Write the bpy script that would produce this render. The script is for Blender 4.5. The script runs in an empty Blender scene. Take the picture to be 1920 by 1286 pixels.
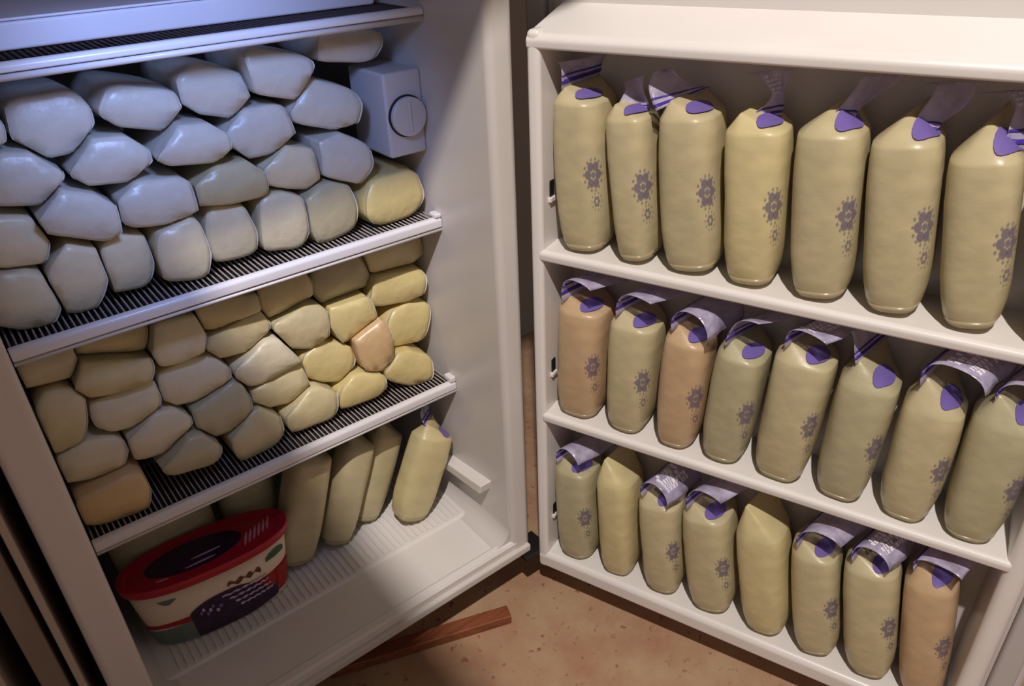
import bpy, bmesh, math, random
from mathutils import Matrix, Vector

scene = bpy.context.scene
COL = scene.collection
PI = math.pi

# ------------------------------------------------------------------ camera
cam_data = bpy.data.cameras.new('camera')
cam = bpy.data.objects.new('camera', cam_data)
COL.objects.link(cam)
cam_data.sensor_width = 36.0
cam_data.lens = 1431.15 / 1920 * 36.0
cam_data.clip_start = 0.01
R_RIGHT = Vector((0.78182, -0.62245, -0.03593))
R_DOWN = Vector((-0.34277, -0.38096, -0.85869))
R_FWD = Vector((0.52081, 0.68366, -0.51120))
rot = Matrix((R_RIGHT, -R_DOWN, -R_FWD)).transposed()
cam.matrix_world = Matrix.Translation((-0.5466, -0.6902, 1.0016)) @ rot.to_4x4()
scene.camera = cam

# ------------------------------------------------------------------ light
world = bpy.data.worlds.new('world')
scene.world = world
world.use_nodes = True
bg = world.node_tree.nodes['Background']
bg.inputs[0].default_value = (0.48, 0.445, 0.45, 1)
bg.inputs[1].default_value = 0.27

def lamp(name, kind, loc, energy, color, size, target=None):
    d = bpy.data.lights.new(name, kind)
    d.energy = energy
    d.color = color
    if kind == 'AREA':
        d.shape = 'DISK'
        d.size = size
    else:
        d.shadow_soft_size = size
    o = bpy.data.objects.new(name, d)
    COL.objects.link(o)
    o.location = loc
    if target:
        o.rotation_euler = (Vector(target) - Vector(loc)).to_track_quat('-Z', 'Y').to_euler()
    return o

lamp('room_lamp', 'POINT', (-0.85, -1.08, 2.45), 185, (1.0, 0.925, 0.86), 0.022)
il = lamp('interior_lamp', 'SPOT', (-0.36, -0.12, 1.02), 5.4, (0.32, 0.46, 1.0), 0.04, (-0.30, 0.15, 0.82))
il.data.spot_size = math.radians(82)
il.data.spot_blend = 0.8

vs = scene.view_settings
vs.view_transform = 'Standard'
vs.look = 'None'
vs.gamma = 1.0
vs.use_curve_mapping = False
vs.exposure = 0.0
LYING_BAGS = [
    ('upper', 1, [
        (-0.515, 0.152, 0.661, 0.062, 0.061, -31),
        (-0.464, 0.154, 0.667, 0.054, 0.072, -28),
        (-0.412, 0.155, 0.668, 0.051, 0.062, -12),
        (-0.355, 0.156, 0.669, 0.055, 0.070, -11),
        (-0.297, 0.154, 0.672, 0.056, 0.066, -2),
        (-0.235, 0.156, 0.669, 0.058, 0.068, -8),
        (-0.174, 0.145, 0.667, 0.067, 0.068, 8),
        (-0.087, 0.151, 0.663, 0.088, 0.060, -1),
    ]),
    ('upper', 2, [
        (-0.505, 0.160, 0.719, 0.059, 0.051, -17),
        (-0.443, 0.157, 0.734, 0.082, 0.046, -24),
        (-0.367, 0.160, 0.727, 0.082, 0.048, -7),
        (-0.285, 0.150, 0.729, 0.086, 0.044, -3),
        (-0.207, 0.155, 0.727, 0.083, 0.048, -17),
        (-0.149, 0.152, 0.728, 0.081, 0.054, -31),
    ]),
    ('upper', 3, [
        (-0.479, 0.160, 0.778, 0.068, 0.050, -11),
        (-0.398, 0.160, 0.778, 0.081, 0.045, -6),
        (-0.316, 0.153, 0.780, 0.081, 0.041, -8),
        (-0.236, 0.156, 0.775, 0.081, 0.052, 0),
        (-0.157, 0.156, 0.791, 0.090, 0.051, -20),
    ]),
    ('upper', 4, [
        (-0.503, 0.168, 0.827, 0.050, 0.038, -15),
        (-0.436, 0.166, 0.819, 0.074, 0.058, 1),
        (-0.354, 0.159, 0.822, 0.083, 0.041, -15),
        (-0.276, 0.167, 0.825, 0.081, 0.050, -19),
        (-0.207, 0.159, 0.834, 0.087, 0.047, -15),
        (-0.109, 0.164, 0.850, 0.085, 0.036, -8),
    ]),
    ('lower', 1, [
        (-0.508, 0.147, 0.399, 0.080, 0.059, -11),
        (-0.413, 0.145, 0.416, 0.073, 0.047, -9),
        (-0.328, 0.155, 0.402, 0.068, 0.064, 5),
        (-0.251, 0.148, 0.407, 0.072, 0.056, -3),
        (-0.173, 0.148, 0.405, 0.076, 0.047, -2),
        (-0.093, 0.157, 0.402, 0.089, 0.052, -35),
    ]),
    ('lower', 2, [
        (-0.513, 0.159, 0.452, 0.077, 0.051, -17),
        (-0.436, 0.152, 0.452, 0.079, 0.056, -6),
        (-0.362, 0.161, 0.452, 0.075, 0.067, 1),
        (-0.279, 0.155, 0.449, 0.083, 0.052, -8),
        (-0.211, 0.157, 0.457, 0.077, 0.058, -26),
        (-0.145, 0.151, 0.464, 0.057, 0.094, 19),
        (-0.081, 0.160, 0.464, 0.072, 0.066, -19),
    ]),
    ('lower', 3, [
        (-0.527, 0.161, 0.517, 0.053, 0.078, -25),
        (-0.460, 0.165, 0.500, 0.077, 0.056, -5),
        (-0.379, 0.164, 0.502, 0.082, 0.058, -9),
        (-0.291, 0.157, 0.496, 0.088, 0.057, -5),
        (-0.166, 0.157, 0.512, 0.062, 0.072, 20),
        (-0.090, 0.155, 0.529, 0.088, 0.048, -8),
    ]),
    ('lower', 4, [
        (-0.461, 0.159, 0.551, 0.081, 0.053, -15),
        (-0.387, 0.158, 0.564, 0.066, 0.057, -8),
        (-0.317, 0.161, 0.544, 0.087, 0.054, -7),
        (-0.238, 0.164, 0.524, 0.086, 0.059, -21),
    ]),
    ('lower', 5, [
        (-0.524, 0.161, 0.584, 0.070, 0.046, -10),
        (-0.449, 0.169, 0.584, 0.078, 0.039, -11),
        (-0.321, 0.165, 0.576, 0.082, 0.041, -12),
        (-0.247, 0.165, 0.571, 0.077, 0.051, -0),
        (-0.167, 0.171, 0.561, 0.087, 0.063, 6),
        (-0.085, 0.167, 0.580, 0.099, 0.054, -7),
    ]),
]
DOOR_ROWS = [
    (0.617, [
        (0.072, 0.080, 0.175, -3.2),
        (0.145, 0.065, 0.163, -6.9),
        (0.211, 0.077, 0.170, -6.6),
        (0.278, 0.074, 0.164, -5.0),
        (0.351, 0.067, 0.169, -5.6),
        (0.422, 0.064, 0.168, -7.1),
        (0.492, 0.062, 0.161, -8.8),
        (0.548, 0.057, 0.156, -10.4),
    ]),
    (0.37, [
        (0.068, 0.078, 0.162, 0.4),
        (0.141, 0.083, 0.158, 1.6),
        (0.210, 0.080, 0.155, 2.0),
        (0.272, 0.076, 0.152, 3.3),
        (0.343, 0.076, 0.166, 2.0),
        (0.413, 0.073, 0.155, 3.7),
        (0.483, 0.070, 0.147, -1.0),
        (0.549, 0.067, 0.151, -4.2),
    ]),
    (0.098, [
        (0.069, 0.081, 0.166, -2.1),
        (0.141, 0.091, 0.171, -2.8),
        (0.213, 0.081, 0.159, -7.1),
        (0.288, 0.080, 0.165, -9.7),
        (0.369, 0.074, 0.168, -12.0),
        (0.431, 0.074, 0.167, -9.5),
        (0.501, 0.072, 0.174, -8.6),
        (0.568, 0.073, 0.183, -9.5),
    ]),
]

# ------------------------------------------------------------------ materials
def srgb(r, g, b):
    f = lambda c: (c / 255 / 12.92) if c / 255 <= 0.04045 else ((c / 255 + 0.055) / 1.055) ** 2.4
    return (f(r), f(g), f(b), 1)

def material(name, color, rough=0.5, noise=0.0, scale=20.0, bump=0.0, bump_scale=60.0, spec=0.5, sss=0.0,
             alpha=1.0, obj_color=False, stretch=(1, 1, 1), metallic=0.0, coat=0.0):
    m = bpy.data.materials.new(name)
    m.use_nodes = True
    nt = m.node_tree
    p = nt.nodes['Principled BSDF']
    p.inputs['Roughness'].default_value = rough
    p.inputs['Specular IOR Level'].default_value = spec
    p.inputs['Metallic'].default_value = metallic
    p.inputs['Coat Weight'].default_value = coat
    p.inputs['Coat Roughness'].default_value = 0.25
    if sss:
        p.inputs['Subsurface Weight'].default_value = sss
        p.inputs['Subsurface Radius'].default_value = (0.02, 0.015, 0.008)
        p.inputs['Subsurface Scale'].default_value = 0.5
    p.inputs['Alpha'].default_value = alpha
    tc = nt.nodes.new('ShaderNodeTexCoord')
    mp = nt.nodes.new('ShaderNodeMapping')
    mp.inputs['Scale'].default_value = stretch
    nt.links.new(tc.outputs['Object'], mp.inputs['Vector'])
    src = None
    if obj_color:
        oi = nt.nodes.new('ShaderNodeObjectInfo')
        src = oi.outputs['Color']
    p.inputs['Base Color'].default_value = color
    if noise:
        n = nt.nodes.new('ShaderNodeTexNoise')
        n.inputs['Scale'].default_value = scale
        n.inputs['Detail'].default_value = 4
        nt.links.new(mp.outputs[0], n.inputs['Vector'])
        rp = nt.nodes.new('ShaderNodeMapRange')
        rp.inputs['From Min'].default_value = 0.3
        rp.inputs['From Max'].default_value = 0.7
        rp.inputs['To Min'].default_value = 1 - noise
        rp.inputs['To Max'].default_value = 1 + noise * 0.4
        nt.links.new(n.outputs['Fac'], rp.inputs['Value'])
        mx = nt.nodes.new('ShaderNodeMix')
        mx.data_type = 'RGBA'
        mx.blend_type = 'MULTIPLY'
        mx.inputs['Factor'].default_value = 1
        if src:
            nt.links.new(src, mx.inputs['A'])
        else:
            mx.inputs['A'].default_value = color
        nt.links.new(rp.outputs[0], mx.inputs['B'])
        nt.links.new(mx.outputs['Result'], p.inputs['Base Color'])
    elif src:
        nt.links.new(src, p.inputs['Base Color'])
    if bump:
        n2 = nt.nodes.new('ShaderNodeTexNoise')
        n2.inputs['Scale'].default_value = bump_scale
        n2.inputs['Detail'].default_value = 3
        nt.links.new(mp.outputs[0], n2.inputs['Vector'])
        b = nt.nodes.new('ShaderNodeBump')
        b.inputs['Strength'].default_value = bump
        b.inputs['Distance'].default_value = 0.004
        nt.links.new(n2.outputs['Fac'], b.inputs['Height'])
        nt.links.new(b.outputs[0], p.inputs['Normal'])
    return m

M_WHITE = material('white_plastic', srgb(232, 226, 222), 0.32, noise=0.04, scale=8)
M_LINER = material('liner_plastic', srgb(212, 206, 202), 0.30, noise=0.05, scale=6)
M_TRIM = material('shelf_trim', srgb(228, 224, 224), 0.28)
M_WIRE = material('wire_coating', srgb(150, 140, 130), 0.35)
M_SHADE_SHEET = material('shade_sheet_dark', srgb(50, 41, 35), 0.7, noise=0.3, scale=60)  # for the added sheet that darkens the gaps under the wires
M_WIRE_SHADE = material('wire_shade', srgb(58, 50, 52), 0.5)  # top shelf's wires, their shadow put into the coating colour
M_SHELL = material('painted_steel', srgb(214, 205, 203), 0.38, bump=0.05, bump_scale=500)
M_GASKET = material('rubber_gasket', srgb(190, 184, 182), 0.55)
M_BLACK = material('black_plastic', srgb(22, 17, 15), 0.6)
M_BOX = material('control_plastic', srgb(196, 194, 196), 0.42)
M_CARTON = material('white_carton', srgb(226, 224, 230), 0.45, noise=0.05, scale=10)
M_MILK = material('frozen_milk', (0.7, 0.62, 0.42, 1), 0.36, noise=0.12, scale=26, bump=0.30, bump_scale=70, spec=0.45,
                  sss=0.10, obj_color=True, coat=0.15)
M_MILK_UP = material('frozen_milk_upright', (0.7, 0.62, 0.42, 1), 0.38, noise=0.13, scale=24, bump=0.18, bump_scale=50, spec=0.4,
                     sss=0.10, obj_color=True, stretch=(1, 1, 1.5), coat=0.12)
M_SEAM = material('clear_seam', srgb(240, 236, 224), 0.2, alpha=0.75)
M_PRINT = material('white_print', srgb(240, 236, 246), 0.4)
M_FOOT = material('foot_seam', srgb(196, 180, 140), 0.25, alpha=0.55)
M_PURPLE = material('purple_print', srgb(116, 98, 168), 0.35)
M_ZIP = material('purple_zip', srgb(70, 48, 150), 0.35)
M_FLOWER = material('flower_print', srgb(110, 98, 132), 0.45, alpha=0.54)
M_FLOWER_RING = material('flower_ring_print', srgb(130, 116, 138), 0.45, alpha=0.5)
M_RED = material('red_plastic', srgb(176, 22, 46), 0.35)
M_RED_BAND = material('red_print', srgb(160, 24, 26), 0.45)
M_TUB = material('tub_card', srgb(238, 218, 196), 0.5, noise=0.05, scale=12)
M_DARK_PRINT = material('dark_berry_print', srgb(52, 20, 58), 0.4, noise=0.5, scale=60)
M_GREEN_PRINT = material('green_print', srgb(60, 96, 62), 0.45)
M_TEAL_PRINT = material('grey_green_print', srgb(108, 122, 112), 0.5, noise=0.2, scale=40)
M_BROWN_PRINT = material('brown_print', srgb(104, 62, 48), 0.5)
M_LETTER = material('pale_lettering', srgb(190, 170, 205), 0.5)
M_PINK = material('pink_lettering', srgb(214, 130, 140), 0.5)
M_STICK = material('brown_wood', srgb(140, 78, 48), 0.55, noise=0.35, scale=14, stretch=(1, 12, 12))
M_WALL = material('painted_wall', srgb(190, 178, 166), 0.8, noise=0.05, scale=5)
M_BOARD = material('pale_board', srgb(142, 126, 112), 0.55, noise=0.12, scale=9, stretch=(6, 6, 1))
M_BOARD_EDGE = material('pale_board_edge', srgb(178, 164, 152), 0.5)

def clear_plastic():
    m = bpy.data.materials.new('clear_bag_plastic')
    m.use_nodes = True
    nt = m.node_tree
    p = nt.nodes['Principled BSDF']
    p.inputs['Base Color'].default_value = srgb(206, 197, 224)
    p.inputs['Roughness'].default_value = 0.22
    p.inputs['Specular IOR Level'].default_value = 0.8
    tr = nt.nodes.new('ShaderNodeBsdfTransparent')
    tr.inputs[0].default_value = (0.93, 0.91, 0.97, 1)
    mix = nt.nodes.new('ShaderNodeMixShader')
    tc = nt.nodes.new('ShaderNodeTexCoord')
    n = nt.nodes.new('ShaderNodeTexNoise')
    n.inputs['Scale'].default_value = 45
    n.inputs['Detail'].default_value = 5
    r = nt.nodes.new('ShaderNodeMapRange')
    r.inputs['From Min'].default_value = 0.35
    r.inputs['From Max'].default_value = 0.68
    r.inputs['To Min'].default_value = 0.28
    r.inputs['To Max'].default_value = 0.86
    nt.links.new(tc.outputs['Object'], n.inputs['Vector'])
    nt.links.new(n.outputs['Fac'], r.inputs['Value'])
    nt.links.new(r.outputs[0], mix.inputs[0])
    nt.links.new(tr.outputs[0], mix.inputs[1])
    nt.links.new(p.outputs[0], mix.inputs[2])
    b = nt.nodes.new('ShaderNodeBump')
    b.inputs['Strength'].default_value = 0.6
    b.inputs['Distance'].default_value = 0.004
    nt.links.new(n.outputs['Fac'], b.inputs['Height'])
    nt.links.new(b.outputs[0], p.inputs['Normal'])
    nt.links.new(mix.outputs[0], nt.nodes['Material Output'].inputs['Surface'])
    return m
M_CLEAR = clear_plastic()

def floor_material():
    m = bpy.data.materials.new('mottled_vinyl')
    m.use_nodes = True
    nt = m.node_tree
    p = nt.nodes['Principled BSDF']
    p.inputs['Roughness'].default_value = 0.5
    tc = nt.nodes.new('ShaderNodeTexCoord')
    n = nt.nodes.new('ShaderNodeTexNoise')
    n.inputs['Scale'].default_value = 9
    n.inputs['Detail'].default_value = 8
    n.inputs['Roughness'].default_value = 0.65
    r = nt.nodes.new('ShaderNodeValToRGB')
    r.color_ramp.elements[0].position = 0.32
    r.color_ramp.elements[0].color = srgb(166, 122, 95)
    r.color_ramp.elements[1].position = 0.62
    r.color_ramp.elements[1].color = srgb(184, 154, 122)
    nt.links.new(tc.outputs['Object'], n.inputs['Vector'])
    nt.links.new(n.outputs['Fac'], r.inputs[0])
    n2 = nt.nodes.new('ShaderNodeTexNoise')
    n2.inputs['Scale'].default_value = 70
    n2.inputs['Detail'].default_value = 3
    r2 = nt.nodes.new('ShaderNodeMapRange')
    r2.inputs['From Min'].default_value = 0.62
    r2.inputs['From Max'].default_value = 0.72
    nt.links.new(tc.outputs['Object'], n2.inputs['Vector'])
    nt.links.new(n2.outputs['Fac'], r2.inputs['Value'])
    mx = nt.nodes.new('ShaderNodeMix')
    mx.data_type = 'RGBA'
    mx.inputs['B'].default_value = srgb(140, 88, 66)
    nt.links.new(r2.outputs[0], mx.inputs['Factor'])
    nt.links.new(r.outputs[0], mx.inputs['A'])
    nt.links.new(mx.outputs['Result'], p.inputs['Base Color'])
    return m
M_FLOOR = floor_material()

# ------------------------------------------------------------------ helpers
def link(name, bm, mat, parent=None, smooth=False, bevel=0.0, segs=3, angle=0.6):
    me = bpy.data.meshes.new(name)
    bm.normal_update()
    bm.to_mesh(me)
    bm.free()
    if smooth:
        for f in me.polygons:
            f.use_smooth = True
    me.materials.append(mat)
    o = bpy.data.objects.new(name, me)
    COL.objects.link(o)
    if parent:
        o.parent = parent
    if bevel:
        b = o.modifiers.new('bevel', 'BEVEL')
        b.width = bevel
        b.segments = segs
        b.limit_method = 'ANGLE'
        b.angle_limit = angle
        for f in me.polygons:
            f.use_smooth = True
        w = o.modifiers.new('wn', 'WEIGHTED_NORMAL')
        w.keep_sharp = False
    return o

def box(bm, lo, hi):
    v = [bm.verts.new((x, y, z)) for x in (lo[0], hi[0]) for y in (lo[1], hi[1]) for z in (lo[2], hi[2])]
    for q in ((0, 1, 3, 2), (4, 6, 7, 5), (0, 4, 5, 1), (2, 3, 7, 6), (0, 2, 6, 4), (1, 5, 7, 3)):
        bm.faces.new([v[i] for i in q])

def box_obj(name, lo, hi, mat, parent=None, bevel=0.0, segs=3):
    bm = bmesh.new()
    box(bm, lo, hi)
    return link(name, bm, mat, parent, bevel=bevel, segs=segs)

def prism_x(bm, pts, x0, x1):
    a = [bm.verts.new((x0, p[0], p[1])) for p in pts]
    b = [bm.verts.new((x1, p[0], p[1])) for p in pts]
    n = len(pts)
    bm.faces.new(list(reversed(a)))
    bm.faces.new(b)
    for i in range(n):
        bm.faces.new((a[i], a[(i + 1) % n], b[(i + 1) % n], b[i]))
    bmesh.ops.recalc_face_normals(bm, faces=bm.faces[:])

def rod(bm, a, b, r, n=8):
    a, b = Vector(a), Vector(b)
    d = (b - a).normalized()
    u = d.orthogonal().normalized()
    w = d.cross(u)
    ra, rb = [], []
    for i in range(n):
        t = 2 * PI * i / n
        off = (u * math.cos(t) + w * math.sin(t)) * r
        ra.append(bm.verts.new(a + off))
        rb.append(bm.verts.new(b + off))
    for i in range(n):
        bm.faces.new((ra[i], ra[(i + 1) % n], rb[(i + 1) % n], rb[i]))
    bm.faces.new(list(reversed(ra)))
    bm.faces.new(rb)

def empty(name, loc=(0, 0, 0), rotz=0.0, lean=0.0, scale=1.0):
    o = bpy.data.objects.new(name, None)
    o.empty_display_size = 0.02
    COL.objects.link(o)
    o.location = loc
    o.rotation_euler = (0, lean, rotz)
    return o

def tag(o, label=None, cat=None, group=None, kind=None):
    if label: o['label'] = label
    if cat: o['category'] = cat
    if group: o['group'] = group
    if kind: o['kind'] = kind
    return o

def grid_faces(bm, rings, close=True, cap0=False, cap1=False):
    for a, b in zip(rings, rings[1:]):
        n = len(a)
        for i in range(n if close else n - 1):
            j = (i + 1) % n
            bm.faces.new((a[i], a[j], b[j], b[i]))
    if cap0:
        bm.faces.new(list(reversed(rings[0])))
    if cap1:
        bm.faces.new(rings[-1])

def sgnpow(c, e):
    return math.copysign(abs(c) ** e, c)

# ------------------------------------------------------------------ setting
tag(box_obj('floor', (-3, -3, -0.05), (3, 1.2, 0), M_FLOOR), kind='structure')
tag(box_obj('wall_back', (-3, 0.66, 0), (3, 0.76, 2.7), M_WALL), kind='structure')
bm = bmesh.new()     # added L-shaped slab out of view, casts the shadow edges inside the freezer
box(bm, (-2.4, -0.423, 1.50), (0.9, 0.66, 1.62))
box(bm, (-2.4, -0.80, 1.50), (-0.620, -0.423, 1.62))
tag(link('shade_slab', bm, M_WALL), kind='structure')

# ------------------------------------------------------------------ freezer
W, D0, D1 = 0.586, 0.0, 0.56
Z0, ZF, ZT = 0.100, 0.128, 1.26
XL, XR = -0.547, -0.037        # liner side walls
freezer = empty('upright_freezer', (0, 0, 0))
tag(freezer, 'open white upright freezer with wire shelves packed with frozen milk bags', 'freezer')

box_obj('side_wall', (-W, 0, Z0), (XL, D1, ZT), M_SHELL, freezer, bevel=0.008)
box_obj('side_wall', (XR, 0, Z0), (0.0, D1, ZT), M_LINER, freezer, bevel=0.010)
box_obj('back_wall', (XL - 0.01, 0.52, Z0), (XR + 0.01, D1, ZT), M_LINER, freezer)
box_obj('roof', (XL - 0.01, 0.0, ZT - 0.03), (XR + 0.01, D1, ZT), M_LINER, freezer)
bm = bmesh.new()
prism_x(bm, [(0.002, Z0), (0.0, ZF - 0.004), (0.003, ZF), (0.012, ZF + 0.001), (0.016, ZF - 0.001), (0.10, ZF), (0.104, ZF + 0.003),
             (0.525, ZF + 0.003), (0.525, Z0)], XL - 0.012, XR + 0.012)
fl = link('liner_floor', bm, M_WHITE, freezer)
box_obj('front_lip', (-W + 0.004, -0.006, Z0 - 0.002), (-0.004, 0.004, Z0 + 0.012), M_LINER, fl, bevel=0.003)
# coved corner between the side wall and the floor
for x, s in ((XL, 1), (XR, -1)):
    bm = bmesh.new()
    r = 0.028
    prof = [(x, ZF - 0.001), (x, ZF + r)] + [(x + s * (r - r * math.cos(t)), ZF + r - r * math.sin(t)) for t in [i * PI / 16 for i in range(1, 9)]]
    a = [bm.verts.new((p[0], 0.006, p[1])) for p in prof]
    b = [bm.verts.new((p[0], 0.52, p[1])) for p in prof]
    bm.faces.new(a)
    bm.faces.new(b)
    for i in range(len(prof)):
        j = (i + 1) % len(prof)
        bm.faces.new((a[i], a[j], b[j], b[i]))
    bmesh.ops.recalc_face_normals(bm, faces=bm.faces[:])
    link('corner_cove', bm, M_LINER, freezer)
bm = bmesh.new()
for i in range(46):
    x = XL + 0.035 + i * 0.0100
    box(bm, (x, 0.108, ZF + 0.002), (x + 0.004, 0.51, ZF + 0.0052))
tag(link('floor_ribs', bm, M_WHITE, freezer), kind='stuff')
box_obj('plinth', (-W + 0.03, 0.14, 0.0004), (-0.03, D1 - 0.02, Z0), M_BLACK, freezer)
box_obj('hinge_plate', (-0.020, -0.014, Z0 - 0.014), (0.026, 0.03, Z0 - 0.004), M_BLACK, freezer, bevel=0.002)
# moulded ledge on the hinge-side wall
bm = bmesh.new()
prism_x(bm, [(0.050, 0.208), (0.046, 0.226), (0.155, 0.212), (0.155, 0.196)], XR - 0.020, XR + 0.004)
link('shelf_ledge', bm, M_WHITE, freezer, bevel=0.002)

# wire shelves: front trim bar, thin rod below it, end clip and the wires running back
def wire_shelf(z, thick=0.0095, low=0.0132, y=0.12, rail=False):
    wm = M_WIRE_SHADE if rail else M_WIRE
    bm = bmesh.new()
    prism_x(bm, [(y, z - thick), (y, z + 0.001), (y + 0.003, z + 0.004), (y + 0.010, z + 0.004), (y + 0.012, z - thick)], XL + 0.001, XR - 0.0005)
    sh = link('wire_shelf', bm, M_TRIM, freezer, bevel=0.0015, segs=2)
    bm = bmesh.new()
    rod(bm, (XL + 0.001, y + 0.003, z - low), (XR - 0.0005, y + 0.003, z - low), 0.0022 if not rail else 0.0032)
    link('lower_rod', bm, M_TRIM, sh, smooth=True)
    bm = bmesh.new()
    n = 84
    for i in range(n):
        x = XL + 0.004 + (XR - XL - 0.008) * i / (n - 1)
        rod(bm, (x, y + 0.008, z + 0.001), (x, 0.518, z + 0.001), 0.0010, 6)
    tag(link('shelf_wires', bm, wm, sh, smooth=True), kind='stuff')
    if not rail:
        box_obj('shade_sheet', (XL + 0.004, y + 0.016, z - 0.0074), (XR - 0.004, 0.515, z - 0.0062), M_SHADE_SHEET, sh)  # added dark sheet, stops light stripes falling through the wires
    for yy in (0.24, 0.38, 0.505):
        bm = bmesh.new()
        rod(bm, (XL + 0.001, yy, z - 0.003), (XR - 0.001, yy, z - 0.003), 0.0028)
        link('cross_rod', bm, wm, sh, smooth=True)
    return sh
S_TOP, S_UP, S_LOW = 0.885, 0.628, 0.368
wire_shelf(S_TOP, thick=0.0045, low=0.0085, rail=True)
wire_shelf(S_UP)
wire_shelf(S_LOW)
box_obj('shelf_clip', (XR - 0.010, 0.120, S_LOW + 0.004), (XR, 0.138, S_LOW + 0.013), M_TRIM, freezer, bevel=0.002)
box_obj('shelf_clip', (XR - 0.010, 0.120, S_UP + 0.004), (XR, 0.136, S_UP + 0.010), M_TRIM, freezer, bevel=0.002)

# thermostat housing on the hinge-side wall
ctl = box_obj('control_box', (-0.090, 0.140, 0.717), (XR, 0.228, 0.819), M_BOX, freezer, bevel=0.004)
bm = bmesh.new()
cx, cz = -0.0625, 0.766
def disc(bm, r, y0, y1, n=40):
    a = [bm.verts.new((cx + r * math.cos(2 * PI * i / n), y0, cz + r * math.sin(2 * PI * i / n))) for i in range(n)]
    b = [bm.verts.new((cx + r * math.cos(2 * PI * i / n), y1, cz + r * math.sin(2 * PI * i / n))) for i in range(n)]
    bm.faces.new(a)
    bm.faces.new(list(reversed(b)))
    for i in range(n):
        j = (i + 1) % n
        bm.faces.new((a[i], b[i], b[j], a[j]))
disc(bm, 0.0255, 0.1375, 0.1405)
link('dial_groove', bm, M_BLACK, ctl)
bm = bmesh.new()
disc(bm, 0.0236, 0.1310, 0.1400)
box(bm, (cx - 0.002, 0.1295, cz - 0.018), (cx + 0.002, 0.1315, cz + 0.018))
link('dial', bm, M_BOX, ctl, bevel=0.001, segs=2)

# ------------------------------------------------------------------ door (part of the freezer)
TH = math.radians(69.722)
door = empty('door', (0, 0, 0), -TH)
door.parent = freezer
# local axes of the door: x along the door away from the hinge, y into the door, z up
SL, SR = 0.013, 0.613
YB = 0.092
box_obj('door_panel', (-0.042, YB, 0.055), (0.672, YB + 0.05, 1.24), M_SHELL, door, bevel=0.012)
gk = [((-0.034, 0.055 + 0.008), (-0.008, 1.23)), ((0.634, 0.063), (0.660, 1.23))]
for (a, z0), (b, z1) in gk:
    box_obj('gasket', (a, YB - 0.012, z0), (b, YB + 0.002, z1), M_GASKET, door, bevel=0.005)
box_obj('gasket', (-0.008, YB - 0.012, 0.060), (0.634, YB + 0.002, 0.066), M_GASKET, door, bevel=0.002)
box_obj('door_liner', (0.001, YB - 0.008, 0.068), (0.628, YB + 0.004, 1.20), M_LINER, door, bevel=0.004)
box_obj('liner_side', (SL, 0.0, 0.066), (SL + 0.017, YB, 0.872), M_WHITE, door, bevel=0.006)
box_obj('liner_side', (SR - 0.024, 0.0, 0.066), (SR, YB, 0.872), M_WHITE, door, bevel=0.009)
bm = bmesh.new()
prism_x(bm, [(0.0, 0.852), (-0.001, 0.862), (0.004, 0.868), (YB, 0.891), (YB, 0.852)], SL, SR)
link('top_ledge', bm, M_WHITE, door, bevel=0.003)
DOOR_Z = (0.617, 0.370, 0.098)
def door_shelf(z, t):
    bm = bmesh.new()
    prism_x(bm, [(0.0, z - t), (-0.001, z - 0.004), (0.003, z), (YB, z + 0.002), (YB, z - t)], SL + 0.012, SR - 0.018)
    return link('door_shelf', bm, M_WHITE, door, bevel=0.003)
door_shelf(DOOR_Z[0], 0.014)
door_shelf(DOOR_Z[1], 0.014)
bm = bmesh.new()
prism_x(bm, [(0.0, 0.070), (-0.001, 0.092), (0.004, 0.098), (YB, 0.098), (YB, 0.066), (0.008, 0.066)], SL + 0.002, SR - 0.002)
link('bottom_tray', bm, M_WHITE, door, bevel=0.003)
for z in (0.690, 0.438, 0.176):
    c = box_obj('rail_slot', (SL + 0.016, 0.020, z - 0.010), (SL + 0.0185, 0.030, z + 0.010), M_BLACK, door, bevel=0.001)
    box_obj('rail_clip', (SL + 0.016, 0.017, z - 0.016), (SL + 0.021, 0.031, z - 0.010), M_TRIM, c, bevel=0.001)

# ------------------------------------------------------------------ carton on the top shelf
ct = box_obj('flat_carton', (-0.535, 0.200, 0.8875), (-0.055, 0.500, 0.9125), M_CARTON, None, bevel=0.003)
tag(ct, 'flat pale carton lying on the top wire shelf, seen lit bluish', 'carton')
box_obj('carton_lid', (-0.535, 0.199, 0.9128), (-0.055, 0.501, 0.9155), M_CARTON, ct, bevel=0.001)

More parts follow.
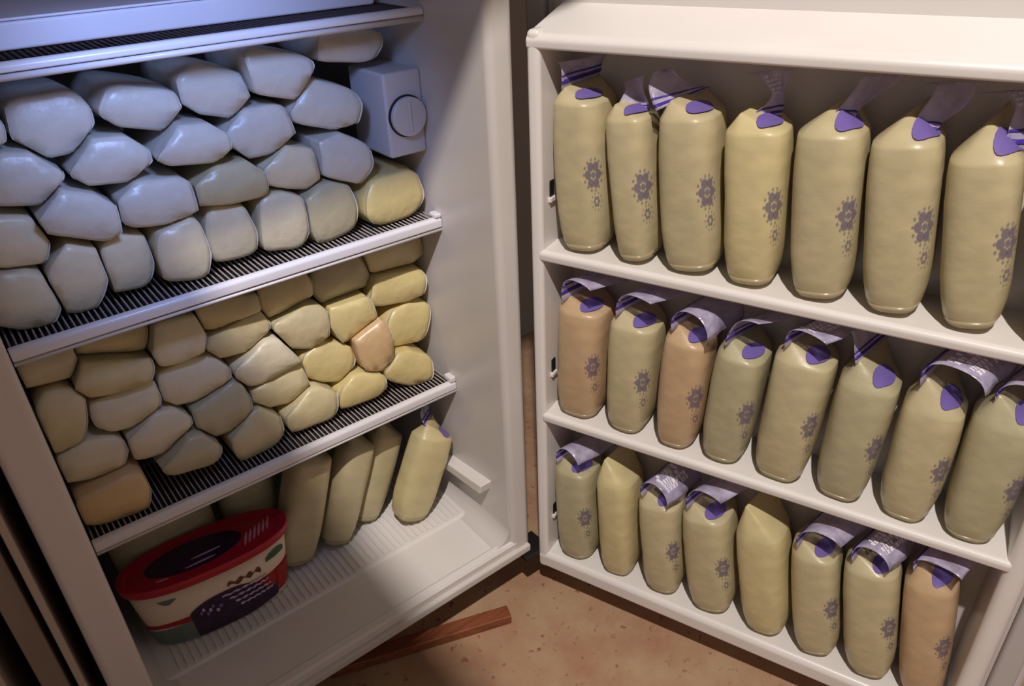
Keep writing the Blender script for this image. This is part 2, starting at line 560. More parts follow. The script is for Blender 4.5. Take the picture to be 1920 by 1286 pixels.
# ------------------------------------------------------------------ lying milk bags
def lying_mesh(w, h, L, rng):
    bm = bmesh.new()
    n = 44
    st = [(-0.0040, 0.0), (-0.0037, 0.45), (-0.0028, 0.80), (-0.0012, 0.94), (0.0016, 0.985), (0.008, 1.0), (0.03, 1.01), (0.06, 1.0),
          (0.10, 0.97), (L - 0.03, 0.90), (L - 0.012, 0.70), (L - 0.003, 0.35), (L, 0.0)]
    at, ab = rng.uniform(0.62, 0.94), rng.uniform(0.62, 0.94)
    bt, bb_ = rng.uniform(0.62, 0.94), rng.uniform(0.62, 0.94)
    ml, mr = rng.uniform(-0.35, 0.35), rng.uniform(-0.35, 0.35)
    poly = [Vector((1.0, mr)), Vector((at, 1.0)), Vector((-bt, 1.0)), Vector((-1.0, ml)), Vector((-bb_, -1.0)), Vector((ab, -1.0))]
    if rng.random() < 0.5:
        poly[0:1] = [Vector((1.0, -0.35)), Vector((1.0, 0.4))]
    if rng.random() < 0.5:
        q = [k for k, v in enumerate(poly) if v.x == -1.0][0]
        poly[q:q + 1] = [Vector((-1.0, 0.35)), Vector((-1.0, -0.4))]
    for _ in range(2):                     # cut the corners twice
        poly = [p for a, b in zip(poly, poly[1:] + poly[:1]) for p in (a.lerp(b, 0.16), a.lerp(b, 0.84))]
    def section(t):
        d = Vector((math.cos(t), math.sin(t)))
        for a, b in zip(poly, poly[1:] + poly[:1]):
            e = b - a
            den = d.x * e.y - d.y * e.x
            if abs(den) < 1e-9:
                continue
            r = (a.x * e.y - a.y * e.x) / den
            u = (a.x * d.y - a.y * d.x) / den
            if r > 0 and -1e-6 <= u <= 1 + 1e-6:
                return d * r
        return d
    ph = [rng.uniform(0, 2 * PI) for _ in range(4)]
    sk = rng.uniform(-0.5, 0.5)
    swell = rng.uniform(0.98, 1.04)
    rings = []
    for y, s in st:
        if s == 0.0:
            rings.append([bm.verts.new((0, y, 0))])
            continue
        ring = []
        for i in range(n):
            t = 2 * PI * i / n
            c = section(t)
            k = 1 + 0.012 * math.sin(2 * t + ph[1] + y * 9) + 0.010 * math.sin(5 * t + ph[2] + y * 30)
            e = s * k * (swell if 0.02 < y < 0.11 else 1.0)
            front = 1.0 if y < 0.012 else 0.0
            ring.append(bm.verts.new((c.x * w / 2 * e, y + front * (0.0045 * c.y * c.y * s + 0.004 * sk * c.x), c.y * h / 2 * e)))
        rings.append(ring)
    for a, b in zip(rings, rings[1:]):
        if len(a) == 1:
            for i in range(n):
                bm.faces.new((a[0], b[i], b[(i + 1) % n]))
        elif len(b) == 1:
            for i in range(n):
                bm.faces.new((a[(i + 1) % n], a[i], b[0]))
        else:
            for i in range(n):
                j = (i + 1) % n
                bm.faces.new((a[i], b[i], b[j], a[j]))
    bmesh.ops.recalc_face_normals(bm, faces=bm.faces[:])
    loop = [v.co.copy() for v in rings[4]]
    return bm, loop

def fin(bm, pts, out, fwd, thick=0.0007):
    """thin welded edge standing out from the outline PTS"""
    ring = []
    for k, (p, d) in enumerate(pts):
        e = math.sin(PI * k / (len(pts) - 1)) ** 0.5
        q = p + (d * out + Vector((0, -fwd, 0))) * e
        o = Vector((0, thick, 0))
        ring.append([bm.verts.new(p * 1.0), bm.verts.new(q), bm.verts.new(q + o), bm.verts.new(p + o)])
    grid_faces(bm, ring, True, True, True)

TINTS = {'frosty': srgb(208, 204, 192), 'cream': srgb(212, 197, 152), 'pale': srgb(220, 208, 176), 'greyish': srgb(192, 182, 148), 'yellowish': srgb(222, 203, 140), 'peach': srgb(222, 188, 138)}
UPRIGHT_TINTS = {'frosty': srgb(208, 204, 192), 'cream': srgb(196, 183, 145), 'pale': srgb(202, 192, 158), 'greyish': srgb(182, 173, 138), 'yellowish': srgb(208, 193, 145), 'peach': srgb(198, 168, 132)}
ORD = ['first', 'second', 'third', 'fourth', 'fifth', 'sixth', 'seventh', 'eighth', 'ninth', 'tenth']
LAYER = {1: 'lowest', 2: 'second', 3: 'third', 4: 'fourth', 5: 'fifth'}
SPECIAL = {('lower', 2, 5): 'peach', ('lower', 1, 0): 'peach', ('lower', 2, 6): 'yellowish', ('lower', 1, 5): 'yellowish', ('lower', 1, 4): 'yellowish',
           ('lower', 3, 5): 'yellowish', ('upper', 1, 7): 'yellowish', ('lower', 4, 2): 'cream', ('lower', 3, 4): 'yellowish', ('lower', 2, 4): 'yellowish', ('lower', 2, 2): 'greyish', ('lower', 1, 1): 'greyish', ('lower', 5, 4): 'greyish'}
rng = random.Random(11)
lying = []
for shelf, layer, bags in LYING_BAGS:
    for k, (x, y, z, w, h, roll) in enumerate(bags):
        tint = SPECIAL.get((shelf, layer, k)) or rng.choice(['frosty'] if shelf == 'upper' and layer > 2 else ['pale', 'frosty', 'greyish', 'pale'] if shelf == 'upper' else ['cream', 'pale', 'cream'])
        bm, loop = lying_mesh(w * 1.03, h * 1.06, 0.165, rng)
        bm.verts.ensure_lookup_table()
        M = (Matrix.Translation((x, y + rng.uniform(-0.006, 0.010), z)) @ Matrix.Rotation(rng.uniform(-0.03, 0.03), 4, 'Z')
             @ Matrix.Rotation(-math.radians(roll), 4, 'Y'))
        lay = 'top' if (shelf, layer) in (('upper', 4), ('lower', 5)) else LAYER[layer]
        lab = '%s frozen milk bag, %s from left in the %s layer on the %s wire shelf' % (tint, ORD[k], lay, 'middle' if shelf == 'upper' else 'lower')
        lying.append({'bm': bm, 'M': M, 'P': [M @ v.co for v in bm.verts], 'F': [[v.index for v in f.verts] for f in bm.faces] if not bm.verts.index_update() else None,
                      'shelf': shelf, 'tint': tint, 'label': lab})
# frozen against one another: where two bags meet, both give way to a common flat face
lim = {'upper': (S_UP + 0.0032, S_TOP - 0.0075), 'lower': (S_LOW + 0.0032, S_UP - 0.0088)}
# every pair on a shelf shares a flat contact face between the two centres
cen = [b['M'].translation.copy() for b in lying]
def reach(P, c, d):
    return max((p - c).dot(d) for p in P if abs(p.y - c.y) < 0.06)
cuts = [[] for _ in lying]
for i, a in enumerate(lying):
    for j in range(i + 1, len(lying)):
        b = lying[j]
        if a['shelf'] != b['shelf']:
            continue
        d = Vector((cen[j].x - cen[i].x, 0, cen[j].z - cen[i].z))
        dist = d.length
        if dist > 0.12:
            continue
        d.normalize()
        ra, rb = reach(a['P'], cen[i], d), reach(b['P'], cen[j], -d)
        if ra + rb > dist - 0.0012:
            m = dist * ra / (ra + rb)
            cuts[i].append((d, m - 0.0016))
            cuts[j].append((-d, dist - m - 0.0016))
for i, a in enumerate(lying):
    c = cen[i]
    zl, zh = lim[a['shelf']]
    for p in a['P']:
        for _ in range(3):
            for d, m in cuts[i]:
                e = (p - c).dot(d) - m
                if e > 0:
                    p -= d * e
        p.x = max(XL + 0.0030, min(XR - 0.0030, p.x))
        p.z = max(zl, min(zh, p.z))
        if a['shelf'] == 'upper' and p.x > -0.0915 and 0.7155 < p.z < 0.8205:
            p.z = 0.7155 if p.z < 0.76 else 0.8205
NB = 44
for b in lying:
    Mi = b['M'].inverted()
    for v, p in zip(b['bm'].verts, b['P']):
        v.co = Mi @ p
    ring = [b['bm'].verts[1 + 3 * NB + q].co.copy() for q in range(NB)]
    o = link('milk_bag', b['bm'], M_MILK, None, smooth=True)
    o.color = TINTS[b['tint']]
    o.matrix_world = b['M']
    tag(o, b['label'], 'milk bag', 'frozen milk bags stacked on the wire shelves')
    for a0, a1 in ((-6, 6), (16, 28)):
        bm = bmesh.new()
        pts = [(ring[q % NB], Vector((ring[q % NB].x, 0, ring[q % NB].z)).normalized()) for q in range(a0, a1 + 1)]
        fin(bm, pts, 0.0009, 0.0030)
        link('seam_edge', bm, M_SEAM, o, smooth=True)

# ------------------------------------------------------------------ upright milk bags with zip tops
def upright_bag(loc, rotz, lean, w, d, H, rng, rise=0.045, flap=None, flower=True, oval=True, tint='cream', ridge=(-0.28, -0.06, 0.10, 0.42),
                pitch=0.0, flower_at=(-0.80, 0.56), spin=0.0, zmax=0.3, printed=False):
    root = empty('milk_bag', loc)
    root.rotation_euler = Matrix.Rotation(rotz, 3, 'Z').to_4x4().to_3x3() .to_euler()
    root.matrix_world = Matrix.Translation(loc) @ Matrix.Rotation(rotz, 4, 'Z') @ Matrix.Rotation(lean, 4, 'Y') @ Matrix.Rotation(pitch, 4, 'X') @ Matrix.Rotation(spin, 4, 'Z')
    n = 44
    ex = 0.66
    rise = max(rise * 0.85, 0.019)
    ph = [rng.uniform(0, 2 * PI) for _ in range(4)]
    prof = [(0.0, 0.62, 0.72), (0.003, 0.74, 0.84), (0.010, 0.84, 0.93), (0.026, 0.935, 0.98), (0.28 * H, 0.995, 1.0), (0.42 * H, 1.0, 1.02), (0.58 * H, 1.0, 1.03),
            (0.75 * H, 1.01, 1.02), (0.90 * H, 0.99, 0.99), (0.98 * H, 0.965, 0.965), (H, 0.94, 0.94)]
    def outline(t, z, sx, sy):
        k = 1 + 0.018 * math.sin(3 * t + ph[0] + z * 25) + 0.015 * math.sin(2 * t + ph[1] - z * 18) + 0.008 * math.sin(7 * t + ph[2] + z * 60)
        return Vector((sgnpow(math.cos(t), ex) * w / 2 * sx * k, sgnpow(math.sin(t), ex) * d / 2 * sy * k, z))
    def body(t, z):
        z = max(0, min(H, z))
        for (z0, a0, b0), (z1, a1, b1) in zip(prof, prof[1:]):
            if z <= z1:
                f = (z - z0) / (z1 - z0)
                return outline(t, z, a0 + (a1 - a0) * f, b0 + (b1 - b0) * f)
        return outline(t, H, prof[-1][1], prof[-1][2])
    A = Vector((ridge[0] * w, ridge[1] * d, H + rise * 0.78))
    B = Vector((ridge[2] * w, ridge[3] * d, H + rise))
    def roof(t, q):
        e = body(t, H)
        m = max(0, min(1, (e.y - A.y) / (B.y - A.y)))
        g = A.lerp(B, m)
        p = e.lerp(g, q)
        p.z = H + (g.z - H) * (1 - (1 - q) ** 1.12)
        return p
    bm = bmesh.new()
    rings = [[bm.verts.new(outline(2 * PI * i / n, z, sx, sy)) for i in range(n)] for z, sx, sy in prof]
    for q in (0.14, 0.30, 0.50, 0.70, 0.88, 0.97):
        rings.append([bm.verts.new(roof(2 * PI * i / n, q)) for i in range(n)])
    grid_faces(bm, rings, True, True, True)
    o = link('pouch', bm, M_MILK_UP, root, smooth=True)
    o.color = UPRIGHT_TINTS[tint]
    # welded bottom gusset, a thin clear edge round the foot
    bm = bmesh.new()
    ring = []
    for k in range(15):
        t = PI * 1.06 + (PI * 0.88) * k / 14
        p = body(t, 0.010)
        q = body(t, 0.0015)
        c = Vector((p.x, p.y, 0)).normalized() * 0.0016
        ring.append([bm.verts.new(p + c * 0.4), bm.verts.new(q + c * 1.2), bm.verts.new(q + c * 0.2)])
    grid_faces(bm, ring, True, True, True)
    link('bottom_seam', bm, M_FOOT, root, smooth=True)
    if oval:
        bm = bmesh.new()
        grid = [roof(2 * PI * a_ / 72, q_ / 20) for a_ in range(72) for q_ in range(20)]
        def on_roof(x, y):
            best = sorted(grid, key=lambda g: (g.x - x) ** 2 + (g.y - y) ** 2)[:4]
            ws = [1 / ((g.x - x) ** 2 + (g.y - y) ** 2 + 1e-7) for g in best]
            return Vector((x, y, sum(g.z * k_ for g, k_ in zip(best, ws)) / sum(ws) + 0.0022))
        ox, oy, rx, ry = (0.20 if ridge[0] < -0.1 else 0.25) * w, -0.17 * d, 0.15 * w, 0.25 * d
        cen = bm.verts.new(on_roof(ox, oy))
        rim, mid = [], []
        for i in range(20):
            a = 2 * PI * i / 20
            for rr, lst in ((1.0, rim), (0.5, mid)):
                ex_, ey_ = rx * rr * math.cos(a), ry * rr * math.sin(a)
                lst.append(bm.verts.new(on_roof(ox + ex_ * 0.94 + ey_ * 0.34, oy + ey_ * 0.94 - ex_ * 0.34)))
        for i in range(20):
            j = (i + 1) % 20
            bm.faces.new((cen, mid[i], mid[j]))
            bm.faces.new((mid[i], rim[i], rim[j], mid[j]))
        bmesh.ops.recalc_face_normals(bm, faces=bm.faces[:])
        link('purple_mark', bm, M_PURPLE, root, smooth=True)
    if flower:
        def petals(name, mat, discs):
            bm = bmesh.new()
            for dx, dz, r in discs:
                t = 1.5 * PI + flower_at[0] * -1 + 0
                def P(ax, az):
                    # walk AX metres round the front from the flower's centre
                    tt = t0f + (dx + ax) / (0.5 * min(w, d)) * 0.75
                    p = body(tt, zf + dz + az)
                    nrm = Vector((p.x / (w * w), p.y / (d * d), 0)).normalized()
                    return p + nrm * 0.0010
                c = bm.verts.new(P(0, 0))
                ring = [bm.verts.new(P(r * math.cos(2 * PI * i / 10), r * math.sin(2 * PI * i / 10))) for i in range(10)]
                for i in range(10):
                    bm.faces.new((c, ring[i], ring[(i + 1) % 10]))
            bmesh.ops.recalc_face_normals(bm, faces=bm.faces[:])
            return link(name, bm, mat, root, smooth=True)
        t0f = 1.5 * PI + 0.74
        zf = H * flower_at[1]
        fl = [(0, 0, 0.0040)] + [(0.0095 * math.cos(a), 0.0110 * math.sin(a), 0.0056) for a in [2 * PI * i / 6 for i in range(6)]]
        fl += [(0.005 + 0.0042 * math.cos(a), -0.032 + 0.0048 * math.sin(a), 0.0021) for a in [2 * PI * i / 6 for i in range(6)]]
        petals('flower_print', M_FLOWER, fl)
        rg = [(0.0165 * math.cos(a), 0.0185 * math.sin(a), 0.0018) for a in [2 * PI * i / 14 for i in range(14)]]
        rg += [(0.005 + 0.0095 * math.cos(a), -0.032 + 0.0105 * math.sin(a), 0.0012) for a in [2 * PI * i / 10 for i in range(10)]]
        petals('flower_ring', M_FLOWER_RING, rg)
    if flap:
        ribbon = flap if isinstance(flap, list) else None
        Lf, th0, curl, twist, ext0, ext1 = (0, 0, 0, 0, 0, 0) if ribbon else flap
        perp = Vector(((B - A).y, -(B - A).x, 0)).normalized()
        def catmull(rows, v):
            f = v * (len(rows) - 1)
            k = min(len(rows) - 2, int(f))
            f -= k
            g = lambda i: rows[max(0, min(len(rows) - 1, i))]
            return [0.5 * (2 * b + (c - a) * f + (2 * a - 5 * b + 4 * c - d_) * f * f + (3 * b - a - 3 * c + d_) * f ** 3)
                    for a, b, c, d_ in zip(g(k - 1), g(k), g(k + 1), g(k + 2))]
        def sheet(u, v, off=0.0):
            if ribbon:
                r_ = catmull(ribbon, v)
                l_, q_ = Vector(r_[:3]), Vector(r_[3:])
                o = l_.lerp(q_, u) + Vector((0, 0.005 * math.sin(PI * u) + 0.0018 * math.sin(8 * u + 6 * v) + off * 1.0, H - 0.001))
                o.z = min(o.z, zmax)
                return o
            uu = -ext0 + (1 + ext0 + ext1) * u
            p = A + (B - A) * uu
            steps = 14
            th = th0 + twist * (u - 0.5)
            pos = Vector((0, 0, 0))
            m = max(1, int(round(v * steps)))
            for i in range(m):
                a = th + curl * ((i + 0.5) / steps)
                pos += (perp * math.sin(a) + Vector((0, 0, 1)) * math.cos(a)) * (Lf * v / m)
            a = th + curl * v
            nrm = perp * math.cos(a) - Vector((0, 0, 1)) * math.sin(a)
            rip = 0.0016 * math.sin(9 * u + 5 * v + ph[3]) * v
            o = p + pos + nrm * (rip + off) - Vector((0, 0, 0.002))
            zc = zmax - 0.022
            if o.z > zc:               # pressed against the shelf above
                o.z = zc + 0.022 * (1 - math.exp(-(o.z - zc) / 0.022))
            return o
        def strip(name, mat, v0, v1, off, thick, nu=14, nv=14, par=root, u0=0.0, u1=1.0):
            bm = bmesh.new()
            f = [[bm.verts.new(sheet(u0 + (u1 - u0) * i / nu, v0 + (v1 - v0) * j / nv, off)) for j in range(nv + 1)] for i in range(nu + 1)]
            b = [[bm.verts.new(sheet(u0 + (u1 - u0) * i / nu, v0 + (v1 - v0) * j / nv, off + thick)) for j in range(nv + 1)] for i in range(nu + 1)]
            for i in range(nu):
                for j in range(nv):
                    bm.faces.new((f[i][j], f[i + 1][j], f[i + 1][j + 1], f[i][j + 1]))
                    bm.faces.new((b[i][j], b[i][j + 1], b[i + 1][j + 1], b[i + 1][j]))
            edge = [(i, 0) for i in range(nu)] + [(nu, j) for j in range(nv)] + [(i, nv) for i in range(nu, 0, -1)] + [(0, j) for j in range(nv, 0, -1)]
            for e0, e1 in zip(edge, edge[1:] + edge[:1]):
                bm.faces.new((f[e0[0]][e0[1]], b[e0[0]][e0[1]], b[e1[0]][e1[1]], f[e1[0]][e1[1]]))
            bmesh.ops.recalc_face_normals(bm, faces=bm.faces[:])
            return link(name, bm, mat, par, smooth=True)
        fo = strip('clear_flap', M_CLEAR, 0.0, 1.0, 0.0, 0.0004)
        if printed:                        # rows of small white print along the header
            bm = bmesh.new()
            for v_ in (0.46, 0.53, 0.60, 0.67, 0.74):
                u_ = 0.10
                while u_ < 0.62:
                    du = rng.uniform(0.02, 0.07)
                    if rng.random() < 0.8:
                        for off_ in (-0.0007, 0.0011):
                            q_ = [bm.verts.new(sheet(a_, b_, off_)) for a_, b_ in ((u_, v_), (u_ + du, v_), (u_ + du, v_ + 0.035), (u_, v_ + 0.035))]
                            bm.faces.new(q_)
                    u_ += du + 0.025
            tag(link('white_print', bm, M_PRINT, fo), kind='stuff')
        za, zb = ((0.10, 0.17), (0.24, 0.28)) if not ribbon else ((0.06, 0.11), (0.17, 0.20))
        strip('zip_strip', M_ZIP, za[0], za[1], -0.0006, 0.0018, nv=2, par=fo)
        strip('zip_strip', M_ZIP, zb[0], zb[1], -0.0005, 0.0016, nv=2, par=fo)
    return root

DD = Vector((math.cos(TH), -math.sin(TH), 0))
DN = Vector((-math.sin(TH), -math.cos(TH), 0))
# (flap length, first angle, curl, twist, overhang front, overhang back); rise; tint; flower; extra words
RIB = {
    2: [(-.020, -.020, .004, .020, -.006, .006), (-.012, -.010, .016, .018, .0, .014), (-.006, -.004, .028, .012, .004, .026), (-.010, .0, .036, .012, .006, .040)],
    3: [(-.028, -.030, .010, .014, .022, .022), (-.038, -.022, .024, .004, .010, .026), (-.040, -.015, .038, -.010, .0, .036), (-.032, -.006, .052, -.022, .0, .052), (-.025, .0, .060, -.021, .002, .059)],
    4: [(-.018, -.020, .008, .020, .0, .012), (.004, -.006, .022, .020, .012, .022), (.010, .0, .034, .020, .006, .034), (.0, -.004, .048, .026, .008, .050), (-.014, -.008, .062, .032, .012, .064)],
    5: [(-.004, -.020, .012, .018, -.010, .010), (.006, -.010, .024, .022, .0, .020), (.014, .0, .036, .034, .004, .030), (.022, .004, .050, .052, .008, .044), (.030, .006, .062, .066, .010, .060)],
    6: [(.006, -.020, .010, .022, -.010, .008), (.006, -.010, .022, .028, .0, .016), (.014, .0, .036, .044, .004, .030), (.018, .004, .050, .048, .008, .046), (.008, .006, .060, .036, .010, .062)],
    7: [(.012, -.020, .010, .028, -.010, .006), (.014, -.010, .028, .030, .0, .026), (.016, .0, .044, .032, .004, .044), (.004, .004, .056, .028, .008, .058), (-.012, .006, .060, .014, .010, .062)],
}
DOOR_STYLE = [
    [((.062, .22, -.30, .20, .10, .00), .020, 'cream', True, 'striped flap standing straight up'),
     (RIB[2], .018, 'cream', True, 'narrow, with short crumpled flap'),
     (RIB[3], .026, 'cream', True, 'flap curling to a point'),
     (RIB[4], .026, 'yellowish', True, 'twisted flap pinched at its middle'),
     (RIB[5], .034, 'cream', True, 'flap swept across to one side'),
     (RIB[6], .036, 'cream', True, 'flap rolled over into an arch'),
     (RIB[7], .046, 'cream', True, 'broad with drooping flap'),
     ((.055, .10, 1.5, .6, -.1, .0), .036, 'cream', True, 'partly cut off')],
    [((0.084, -0.250, 2.600, 0.250, 0.240, 0.150), .022, 'peach', True, 'peach with folded flap'),
     ((0.084, -0.100, 2.200, 0.250, 0.240, 0.150), .023, 'cream', True, 'greenish with bent flap'),
     ((0.092, -0.350, 3.600, 0.100, 0.240, 0.120), .026, 'peach', True, 'flap rolled into open loop'),
     ((0.074, 0.100, 1.300, 0.400, 0.240, 0.150), .023, 'greyish', True, 'shiny twisted flap'),
     ((0.076, -0.200, 2.500, 0.200, 0.220, 0.000), .026, 'cream', True, 'tall with white printed flap'),
     ((0.050, -0.300, 0.300, 0.200, 0.120, 0.180), .040, 'greyish', True, 'slanting with striped zip'),
     ((0.099, -0.300, 3.300, 0.150, 0.240, 0.120), .050, 'cream', True, 'creased across its front'),
     ((0.046, -0.200, 2.200, 0.200, 0.150, 0.000), .045, 'greyish', True, 'largest of its row')],
    [((0.078, -0.300, 3.000, 0.150, 0.240, 0.120), .019, 'greyish', True, 'small in the corner'),
     (None, .050, 'yellowish', False, 'plain yellow rounded top'),
     ((0.087, -0.350, 3.700, 0.100, 0.240, 0.120), .024, 'cream', True, 'flap rolled into hoop'),
     ((0.090, -0.100, 2.300, 0.200, 0.240, 0.200), .024, 'cream', True, 'large violet banded flap'),
     (None, .060, 'yellowish', False, 'plain with tall domed top'),
     ((0.085, -0.100, 2.600, 0.250, 0.240, 0.150), .024, 'cream', True, 'greenish with folded flap'),
     ((0.081, -0.300, 3.400, 0.200, 0.240, 0.120), .026, 'cream', True, 'looped flap'),
     ((0.081, -0.200, 2.900, 0.200, 0.240, 0.120), .040, 'peach', True, 'pinkish under curled flap')],
]
rng = random.Random(4)
for r, (zs, bags) in enumerate(DOOR_ROWS):
    fix = {(0, 7): (0.557, 0.050, 0.156, -7.5), (1, 5): (0.413, 0.073, 0.155, 1.8), (1, 6): (0.483, 0.072, 0.147, 0.6), (1, 7): (0.549, 0.070, 0.151, 0.2),
           (2, 0): (0.069, 0.079, 0.166, -3.0), (2, 1): (0.141, 0.080, 0.171, -4.2), (2, 2): (0.213, 0.081, 0.159, -6.4), (2, 3): (0.286, 0.080, 0.165, -8.4),
           (2, 4): (0.364, 0.078, 0.168, -10.0), (2, 5): (0.431, 0.076, 0.167, -9.6), (2, 6): (0.497, 0.074, 0.174, -9.2), (2, 7): (0.560, 0.062, 0.183, -8.5)}
    bags = [fix.get((r, k), b) for k, b in enumerate(bags)]
    bags[0] = (bags[0][0] + 0.003,) + bags[0][1:]
    ws = [min(b[1] * 0.96, 0.076) for b in bags]
    for _ in range(4):                      # neighbours make room for one another at foot and shoulder
        for k in range(len(bags) - 1):
            a_, b_ = bags[k], bags[k + 1]
            hh = min(a_[2], b_[2])
            g1 = b_[0] - a_[0] + hh * (math.tan(math.radians(b_[3])) - math.tan(math.radians(a_[3])))
            room = 0.972 * min(b_[0] - a_[0], g1) - 0.0010
            f_ = room / (0.5 * (ws[k] + ws[k + 1]))
            if f_ < 1:
                ws[k] *= f_
                ws[k + 1] *= f_
    bags = [(b[0], w_) + b[2:] for b, w_ in zip(bags, ws)]
    for k, (s, w, H, lean) in enumerate(bags):
        flap, rise, tint, flower, words = DOOR_STYLE[r][k]
        d = 0.076
        loc = DD * s + DN * (-0.003 - d / 2) + Vector((0, 0, zs + 0.0032 + 0.36 * w * abs(math.sin(math.radians(lean)))))
        lab = 'upright milk bag %s from hinge on %s door shelf, %s' % (ORD[k], ('upper', 'middle', 'bottom')[r], ' '.join(words.replace(',', '').split()[:7]))
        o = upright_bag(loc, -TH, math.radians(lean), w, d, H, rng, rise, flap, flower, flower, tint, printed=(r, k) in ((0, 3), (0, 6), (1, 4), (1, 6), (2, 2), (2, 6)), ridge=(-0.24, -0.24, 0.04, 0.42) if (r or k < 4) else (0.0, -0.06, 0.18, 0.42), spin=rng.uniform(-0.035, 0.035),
                        zmax=(0.845, 0.597, 0.350)[r] - zs - 0.006 - 0.06 * abs(math.sin(math.radians(lean))))
        tag(o, lab, 'milk bag', 'upright milk bags on the door shelves')

# leaning bags on the freezer floor
LEAN = [((-0.134, 0.146, 25, 0.066, 0.050, 0.146), 'yellowish', 'yellow upright milk bag with a purple flap, leaning beside the white ledge', (.045, -1.1, 1.9, .2, .1, -.1)),
        ((-0.189, 0.196, 24, 0.054, 0.048, 0.150), 'cream', 'cream milk bag leaning second from the white ledge on the freezer floor', (.035, .3, .5, .2, .1, .0)),
        ((-0.249, 0.182, 23, 0.054, 0.052, 0.165), 'cream', 'cream milk bag leaning third from the white ledge on the freezer floor', (.035, .3, .5, .2, .1, .0)),
        ((-0.314, 0.184, 19, 0.063, 0.052, 0.175), 'cream', 'tall cream milk bag leaning beside the ice cream tub', None)]
for (x, y, lean, w, d, H), tint, lab, flap in LEAN:
    a = math.radians(lean)
    o = upright_bag((x, y, ZF + 0.0062 + w * 0.36 * math.sin(a)), 0.0, a, w, d, H, rng, 0.028, flap, False, flap is not None and tint == 'yellowish', tint)
    tag(o, lab, 'milk bag', 'milk bags leaning on the freezer floor')
for x, w, lab in ((-0.462, 0.140, 'broad pale milk bag standing behind the ice cream tub at the freezer wall'),
                  (-0.340, 0.084, 'pale milk bag behind the ice cream tub, half hidden by the leaning bag')):
    o = upright_bag((x, 0.256, ZF + 0.0062), 0.0, 0.0, w, 0.075, 0.185, rng, 0.020, None, False, False, 'pale')
    tag(o, lab, 'milk bag', 'milk bags leaning on the freezer floor')

# ------------------------------------------------------------------ ice cream tub
tub = empty('ice_cream_tub', (-0.430, 0.166, ZF + 0.0062), math.radians(-5))
tag(tub, 'oval white ice cream tub with red rimmed lid and dark berry label', 'tub')
TB, TH_ = ((0.091, 0.032), (0.107, 0.040)), 0.112
def tub_pt(t, z, off=0.0):
    f = z / TH_
    a = TB[0][0] + (TB[1][0] - TB[0][0]) * f + off
    b = TB[0][1] + (TB[1][1] - TB[0][1]) * f + off
    return Vector((a * sgnpow(math.cos(t), 0.85), b * sgnpow(math.sin(t), 0.85), z))
def tub_loft(name, mat, levels, parent, cap0=True, cap1=True, n=64):
    bm = bmesh.new()
    rings = [[bm.verts.new(tub_pt(2 * PI * i / n, z, off)) for i in range(n)] for z, off in levels]
    grid_faces(bm, rings, True, cap0, cap1)
    return link(name, bm, mat, parent, smooth=True)
tb = tub_loft('tub_body', M_TUB, [(0.0, -0.004), (0.002, 0.0), (0.03, 0.0006), (0.06, 0.0008), (0.105, 0.0)], tub)
lid = tub_loft('lid', M_RED, [(0.104, 0.0035), (0.106, 0.005), (0.116, 0.005), (0.1185, 0.0035), (0.1185, -0.004), (0.1150, -0.006)], tub)
for p in lid.data.polygons:
    if abs(p.normal.z) > 0.9:
        p.use_smooth = False
def lid_patch(name, mat, cx_, cy_, rx, ry, z=0.1156, rotz=0.0, n=24):
    bm = bmesh.new()
    vs_ = []
    for zz in (z - 0.0012, z):
        vs_.append([bm.verts.new((cx_ + rx * math.cos(2 * PI * i / n) * math.cos(rotz) - ry * math.sin(2 * PI * i / n) * math.sin(rotz),
                                  cy_ + rx * math.cos(2 * PI * i / n) * math.sin(rotz) + ry * math.sin(2 * PI * i / n) * math.cos(rotz), zz)) for i in range(n)])
    grid_faces(bm, vs_, True, True, True)
    return link(name, bm, mat, lid)
lid_patch('lid_picture', M_DARK_PRINT, -0.014, 0.002, 0.064, 0.027)
for k in range(6):
    lid_patch('lid_lettering', M_PINK, 0.052 + 0.007 * k, -0.012 + 0.003 * k, 0.0018, 0.014, 0.1160, rotz=-0.35, n=10)
for k in range(2):
    lid_patch('lid_lettering', M_LETTER, -0.01 + 0.01 * k, -0.018 + 0.012 * k, 0.020, 0.0012, 0.1164, rotz=0.05, n=10)
lid_patch('lid_lettering', M_PINK, -0.060, -0.022, 0.008, 0.0015, 0.1160, rotz=-0.1, n=10)
def tub_print(name, mat, t0, t1, lo, hi, off=0.0016, nt=24, parent=None):
    """printed area on the tub: LO and HI give its lower and upper edge along the way"""
    bm = bmesh.new()
    rows = []
    for i in range(nt + 1):
        f = i / nt
        t = t0 + (t1 - t0) * f
        z0, z1 = lo(f), hi(f)
        rows.append([bm.verts.new(tub_pt(t, z0 + (z1 - z0) * k / 4, off)) for k in range(5)])
    grid_faces(bm, rows, False)
    bmesh.ops.recalc_face_normals(bm, faces=bm.faces[:])
    return link(name, bm, mat, parent or tb, smooth=True)
T = lambda deg: math.radians(deg)
tub_print('red_band', M_RED_BAND, T(182), T(358), lambda f: 0.030 + 0.012 * math.sin(f * PI * 1.2) * (1 - f), lambda f: 0.040 + 0.022 * f, 0.0012)
tub_print('lower_print', M_TEAL_PRINT, T(195), T(262), lambda f: 0.002, lambda f: 0.030 + 0.010 * f, 0.0013)
lab_ = tub_print('berry_label', M_DARK_PRINT, T(248), T(318), lambda f: 0.003 + 0.010 * max(0, f - 0.5), lambda f: 0.030 + 0.038 * math.sin(PI * min(1, f * 1.1 + 0.12)) ** 0.6, 0.0020)
tub_print('side_print', M_RED_BAND, T(318), T(350), lambda f: 0.012, lambda f: 0.056, 0.0018)
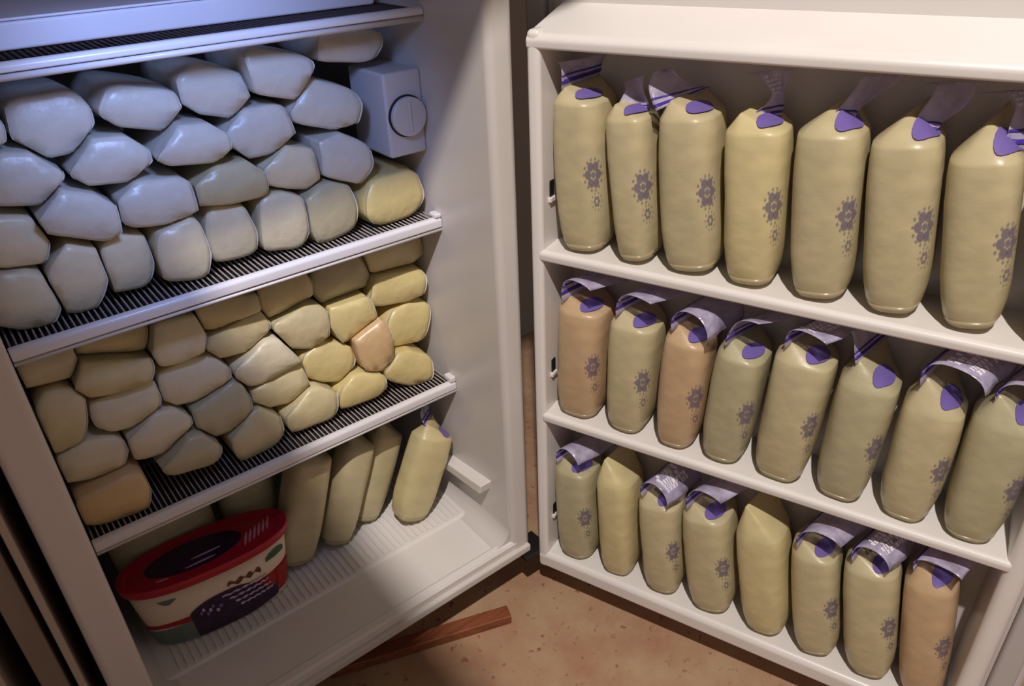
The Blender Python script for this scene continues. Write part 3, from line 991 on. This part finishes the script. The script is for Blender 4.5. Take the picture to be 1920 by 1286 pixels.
for k in range(4):
    zz = 0.058 - 0.0095 * k
    tub_print('label_lettering', M_LETTER, T(270 + 3 * k), T(304 + 2 * k), lambda f: zz + 0.0012 * math.sin(f * 40 + k), lambda f: zz + 0.0032 + 0.0012 * math.sin(f * 33), 0.0026, parent=lab_)
for k in range(7):
    t_ = T(256 + 2.1 * k)
    z_ = 0.046 + 0.006 * math.sin(k * 2.1)
    tub_print('berry', M_LETTER if k % 2 else M_PURPLE, t_ - 0.02, t_ + 0.02, lambda f: z_ - 0.004 * math.sin(PI * f), lambda f: z_ + 0.004 * math.sin(PI * f), 0.0028, 8, parent=lab_)
tub_print('green_label', M_GREEN_PRINT, T(306), T(333), lambda f: 0.080, lambda f: 0.080 + 0.014 * math.sin(PI * min(.95, max(.05, f))) ** 0.3, 0.0018)
tub_print('script_mark', M_BROWN_PRINT, T(274), T(300), lambda f: 0.072 + 0.003 * math.sin(f * 18), lambda f: 0.0785 + 0.003 * math.sin(f * 23), 0.0018)
tub_print('small_mark', M_TEAL_PRINT, T(228), T(244), lambda f: 0.090 - 0.008 * math.sin(PI * f), lambda f: 0.091, 0.0016)

# ------------------------------------------------------------------ loose things round the freezer
st = empty('wooden_strip', (0, 0, 0))
bm = bmesh.new()
a, b = Vector((-0.330, 0.074, 0)), Vector((-0.064, -0.020, 0))
dirn = (b - a).normalized()
side = Vector((-dirn.y, dirn.x, 0)) * 0.012
v0 = [bm.verts.new(p + q + Vector((0, 0, zz))) for zz in (0.0005, 0.017) for p, q in ((a, -side), (b, -side), (b, side), (a, side))]
for q in ((3, 2, 1, 0), (4, 5, 6, 7), (0, 1, 5, 4), (1, 2, 6, 5), (2, 3, 7, 6), (3, 0, 4, 7)):
    bm.faces.new([v0[i] for i in q])
bpy.data.objects.remove(st)
st = link('wooden_strip', bm, M_STICK, None, bevel=0.002)
tag(st, 'brown wooden strip lying on the tan floor in front of the freezer', 'wood strip')

# stack of pale boards standing beside the freezer
bd = empty('board_stack', (-0.62, 0.05, 0))
tag(bd, 'pale boards standing on edge in the dark gap beside the freezer', 'boards')
bd.location = (0, 0, 0)
for x0, x1, y0, y1, m, nm in ((-0.6080, -0.6010, 0.0, 0.50, M_BOARD_EDGE, 'board'), (-0.6370, -0.6150, 0.012, 0.50, M_BOARD, 'board'), (-0.6680, -0.6590, 0.0, 0.50, M_BOARD_EDGE, 'board'),
                              (-0.720, -0.680, 0.012, 0.50, M_BOARD, 'board')):
    box_obj(nm, (x0, y0, 0.0004), (x1, y1, 0.92), m, bd, bevel=0.0015, segs=2)
